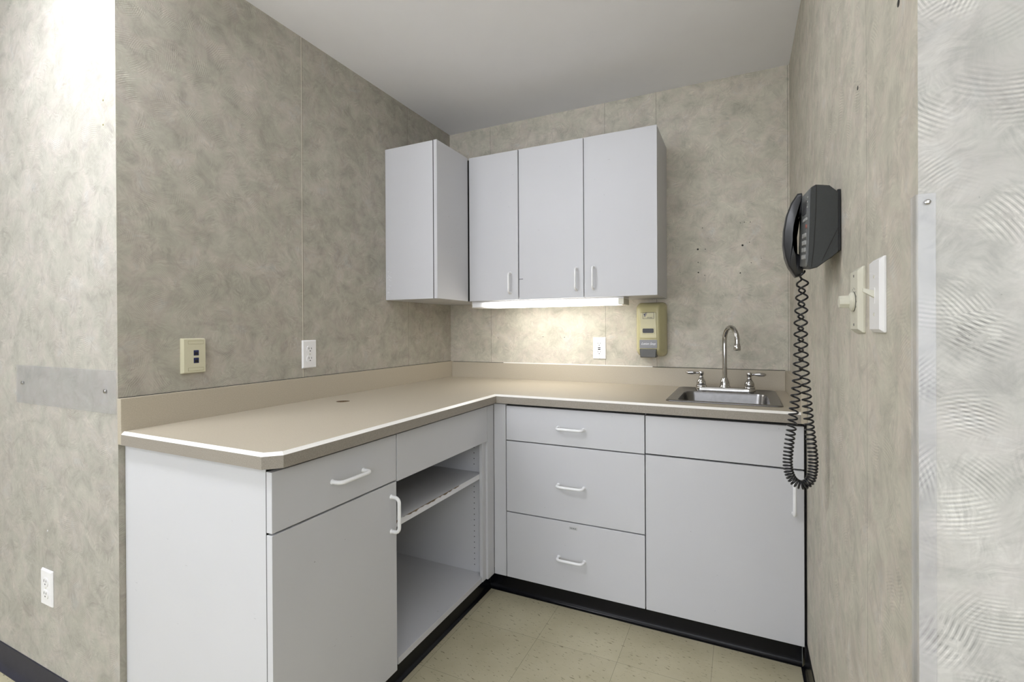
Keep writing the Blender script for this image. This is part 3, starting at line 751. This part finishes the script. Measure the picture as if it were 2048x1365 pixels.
# rotary control
p = Plate('rotary_control', (W, -1.4325, 1.2280), (-1, 0, 0), 'cream wall control plate with a round knob, between phone and light switch', 'wall control')
p.slab('cover_plate', .0760, .1200, .0003, .0110, 'cream', ch=.007, r=.003)
bm = bmesh.new(); lathe(bm, (0, .0105, -.002), (0, 1, 0), [(.0185, 0), (.0185, .0012)], 30); p.add('dial_ring', bm, 'dark', smooth=True)
bm = bmesh.new(); lathe(bm, (0, .0118, -.002), (0, 1, 0), [(.0178, 0), (.0178, .0035), (.0135, .0065), (.0120, .0075)], 30)
kb = p.add('knob', bm, 'cream', smooth=True)
bm = bmesh.new(); pts = [(.0125*math.cos(2*math.pi*k/8+.39), .0125*math.sin(2*math.pi*k/8+.39)-.002) for k in range(8)]
loft(bm, [[(u, .018, v) for u, v in pts], [(u*.94, .0345, (v+.002)*.94-.002) for u, v in pts]]); p.add('grip', bm, 'cream', kb, bevel=.001)
bm = bmesh.new()
for k in range(11):
    a = math.radians(210-24*k); box(bm, (.0235*math.cos(a)-.0005, .0105, .0235*math.sin(a)-.0025), (.0235*math.cos(a)+.0005, .0113, .0235*math.sin(a)+.0005))
p.add('scale_marks', bm, 'dgrey')
for z in (.045, -.045): p.disc('screw', .0028, .0100, .0116, 'dgrey', 0, z)

# clear strips
sp = root('clear_plate', (-.31, -LW, .94), 'clear plastic strip screwed to the wall left of the countertop', 'plastic plate')
bm = bmesh.new(); box(bm, (-.614, -LW-.0036, .940), (-.0045, -LW-.0015, 1.0655)); obj('sheet', bm, 'clear', sp, .0008)
for x, z in ((-.571, 1.007), (-.060, 1.004)):
    bm = bmesh.new(); lathe(bm, (x, -LW-.0034, z), (0, -1, 0), [(.0062, 0), (.0060, .0018), (.0035, .0032)], 18); obj('screw', bm, 'chrome', sp, smooth=True)
cg = root('corner_guard', (W, -LR, .09), 'tall clear plastic corner guard on the outer corner at the right', 'corner guard')
bm = bmesh.new(); g = .0015; t_ = .0018; a_ = .0165
prof = [(W-g, -LR-g), (W+a_, -LR-g), (W+a_, -LR-g-t_), (W-g-t_, -LR-g-t_), (W-g-t_, -LR+a_), (W-g, -LR+a_)]
loft(bm, [[(x, y, .102) for x, y in prof], [(x, y, 1.343) for x, y in prof]]); obj('strip', bm, 'clear', cg)
bm = bmesh.new(); lathe(bm, (W+.0085, -LR-t_-g, 1.3325), (0, -1, 0), [(.0034, 0), (.0032, .001), (.0018, .0016)], 16); obj('screw', bm, 'chrome', cg, smooth=True)

# ------------------------------------------------------------------ telephone
ph = root('telephone', (1.80, -1.16, 1.40), 'black corded desk phone hung on the right wall, coiled cord dangling', 'telephone')
Y0, Y1 = -1.250, -1.075
def sk_z(y): return (y-Y0)/(Y1-Y0)*.020
side = [(1.7975, 1.476), (1.7815, 1.4925), (1.756, 1.4975), (1.7475, 1.4930), (1.7455, 1.475), (1.7435, 1.400), (1.7415, 1.345), (1.7395, 1.318), (1.7440, 1.3085), (1.7580, 1.3120), (1.7850, 1.3330), (1.7975, 1.3440)]
bm = bmesh.new()
cxm = sum(x for x, z in side)/len(side); czm = sum(z for x, z in side)/len(side)
ring = lambda y, s: [(cxm+(x-cxm)*s, y, czm+(z-czm)*s+sk_z(y)) for x, z in side]
loft(bm, [ring(Y0, .975), ring(Y0+.004, 1), ring(Y1-.004, 1), ring(Y1, .975)]); obj('body', bm, 'phone', ph, smooth=True)
bx('wall_mount', (1.7972, -1.240, 1.348), (1.8036, -1.095, 1.484), 'phone_dark', ph, .001)
# parting lines on the side
bm = bmesh.new()
def line(a, b_, w_=.0006):
    a = Vector((a[0], 0, a[1])); b2 = Vector((b_[0], 0, b_[1])); nn = Vector((-(b2-a).z, 0, (b2-a).x)).normalized()*w_
    P4 = [a+nn, b2+nn, b2-nn, a-nn]; loft(bm, [[(v.x, Y0-.0006, v.z) for v in P4], [(v.x, Y0+.003, v.z) for v in P4]])
line((1.7565, 1.495), (1.7555, 1.440)); line((1.7555, 1.440), (1.7515, 1.36)); line((1.7515, 1.36), (1.7465, 1.314)); line((1.7965, 1.396), (1.7665, 1.326))
obj('parting_lines', bm, 'dark', ph)
# face plate
bm = bmesh.new()
def FP(e, xo):
    out = []
    for y, z in rrect(Y0+.004+e, Y1-.002-e, 1.3145+e, 1.4905-e, .012, 5):
        out.append((1.7400+(z-1.3145)/(1.49-1.3145)*.0060-xo, y, z+sk_z(y)))
    return out
loft(bm, [FP(0, -.003), FP(0, .0015), FP(.0025, .0035)]); obj('face_plate', bm, 'phone_face', ph, smooth=True)
def on_face(name, y0, y1, z0, z1, h, mat, par=ph, r=.0015):
    bm = bmesh.new()
    f = lambda e, xo: [(1.7400+(z-1.3145)/(1.49-1.3145)*.0060-xo, y, z+sk_z(y)) for y, z in rrect(y0+e, y1-e, z0+e, z1-e, r, 4)]
    loft(bm, [f(0, .003), f(0, .0035+h*.7), f(.0008, .0035+h)]); return obj(name, bm, mat, par, smooth=True)
on_face('display', -1.215, -1.150, 1.437, 1.468, .0012, 'phone_dark')
for r_ in range(4):
    for c_ in range(3):
        yk = -1.232+c_*.023; zk = 1.392-r_*.0165
        on_face('key', yk, yk+.016, zk-.0105, zk, .0028, 'key', r=.003)
for c_ in range(4): on_face('key', -1.240+c_*.020, -1.228+c_*.020, 1.420, 1.427, .0022, 'key', r=.002)
on_face('key', -1.240, -1.230, 1.402, 1.411, .0028, 'redkey', r=.003)
for z in (1.474, 1.464, 1.452): on_face('key', -1.240, -1.232, z-.004, z, .0014, 'key', r=.001)
# handset: outline swept across its width
out = [(1.7425, 1.5155), (1.7330, 1.5150), (1.7190, 1.493), (1.7085, 1.464), (1.7020, 1.425), (1.7005, 1.388), (1.7045, 1.355), (1.7120, 1.332), (1.7280, 1.3050), (1.7445, 1.3100)]
inn = [(1.7435, 1.4600), (1.7350, 1.4560), (1.7290, 1.4450), (1.7265, 1.430), (1.7250, 1.410), (1.7255, 1.390), (1.7275, 1.375), (1.7310, 1.3660), (1.7380, 1.3600), (1.7425, 1.3520)]
hy0, hy1 = -1.118, -1.072
bm = bmesh.new()
def hl(y, s):
    L_ = []
    for (xa, za), (xb, zb) in zip(out, inn):
        cxx, czz = (xa+xb)/2, (za+zb)/2
        L_.append(((xa-cxx)*s+cxx, y, (za-czz)*s+czz, (xb-cxx)*s+cxx, (zb-czz)*s+czz))
    return [(p_[0], p_[1], p_[2]) for p_ in L_] + [(p_[3], p_[1], p_[4]) for p_ in L_[::-1]]
loft(bm, [hl(hy0, .70), hl(hy0+.004, .90), hl(hy0+.010, 1), hl(hy1-.010, 1), hl(hy1-.004, .90), hl(hy1, .70)])
bmesh.ops.triangulate(bm, faces=[f for f in bm.faces if len(f.verts) > 4])
hs = obj('handset', bm, 'phone_dark', ph, smooth=True)
hs.data.set_sharp_from_angle(angle=math.radians(60))
# coiled cord
path = [(1.7405, -1.095, 1.306), (1.740, -1.092, 1.25), (1.737, -1.09, 1.198), (1.736, -1.09, 1.12), (1.733, -1.09, 1.05), (1.728, -1.09, .994), (1.721, -1.09, .93), (1.714, -1.09, .875), (1.711, -1.09, .83), (1.715, -1.09, .803),
        (1.724, -1.09, .786), (1.738, -1.09, .778), (1.752, -1.09, .782), (1.763, -1.09, .800), (1.767, -1.09, .840), (1.763, -1.092, .89), (1.757, -1.095, .945), (1.752, -1.097, 1.01), (1.747, -1.10, 1.08), (1.744, -1.103, 1.15), (1.744, -1.107, 1.23), (1.7465, -1.112, 1.322)]
P_ = [Vector(p_) for p_ in path]
def cr(i, t):
    a, b_, c_, d_ = P_[max(i-1, 0)], P_[i], P_[i+1], P_[min(i+2, len(P_)-1)]
    return .5*((2*b_)+(c_-a)*t+(2*a-5*b_+4*c_-d_)*t*t+(3*b_-a-3*c_+d_)*t**3)
dense = [cr(i, k/12) for i in range(len(P_)-1) for k in range(12)]+[P_[-1]]
Ls = [0]
for a, b_ in zip(dense, dense[1:]): Ls.append(Ls[-1]+(b_-a).length)
tot = Ls[-1]
def at(s):
    import bisect
    i = max(0, min(len(Ls)-2, bisect.bisect_right(Ls, s)-1)); t = (s-Ls[i])/max(1e-9, Ls[i+1]-Ls[i])
    return dense[i].lerp(dense[i+1], t), (dense[i+1]-dense[i]).normalized()
def pitch_at(s):
    z = at(s)[0].z
    return .0066+.028*max(0, min(1, (z-.79)/.47))**1.15
pts = []; s = 0; ph_a = 0; ref = Vector((1, 0, 0))
while s < tot:
    p_, t_v = at(s); a, b_ = frame_at(t_v, ref); ref = a
    env = min(1, s/.012, (tot-s)/.012)
    rr = .0098*max(.05, env) if .02 < s < tot-.02 else .008*env
    pts.append(p_+(a*math.cos(ph_a)+b_*math.sin(ph_a))*rr)
    pt = pitch_at(s); st = pt/18; s += st; ph_a += 2*math.pi/18
bm = bmesh.new(); tube(bm, pts, .0023, 8); obj('coiled_cord', bm, 'phone_dark', ph, smooth=True)
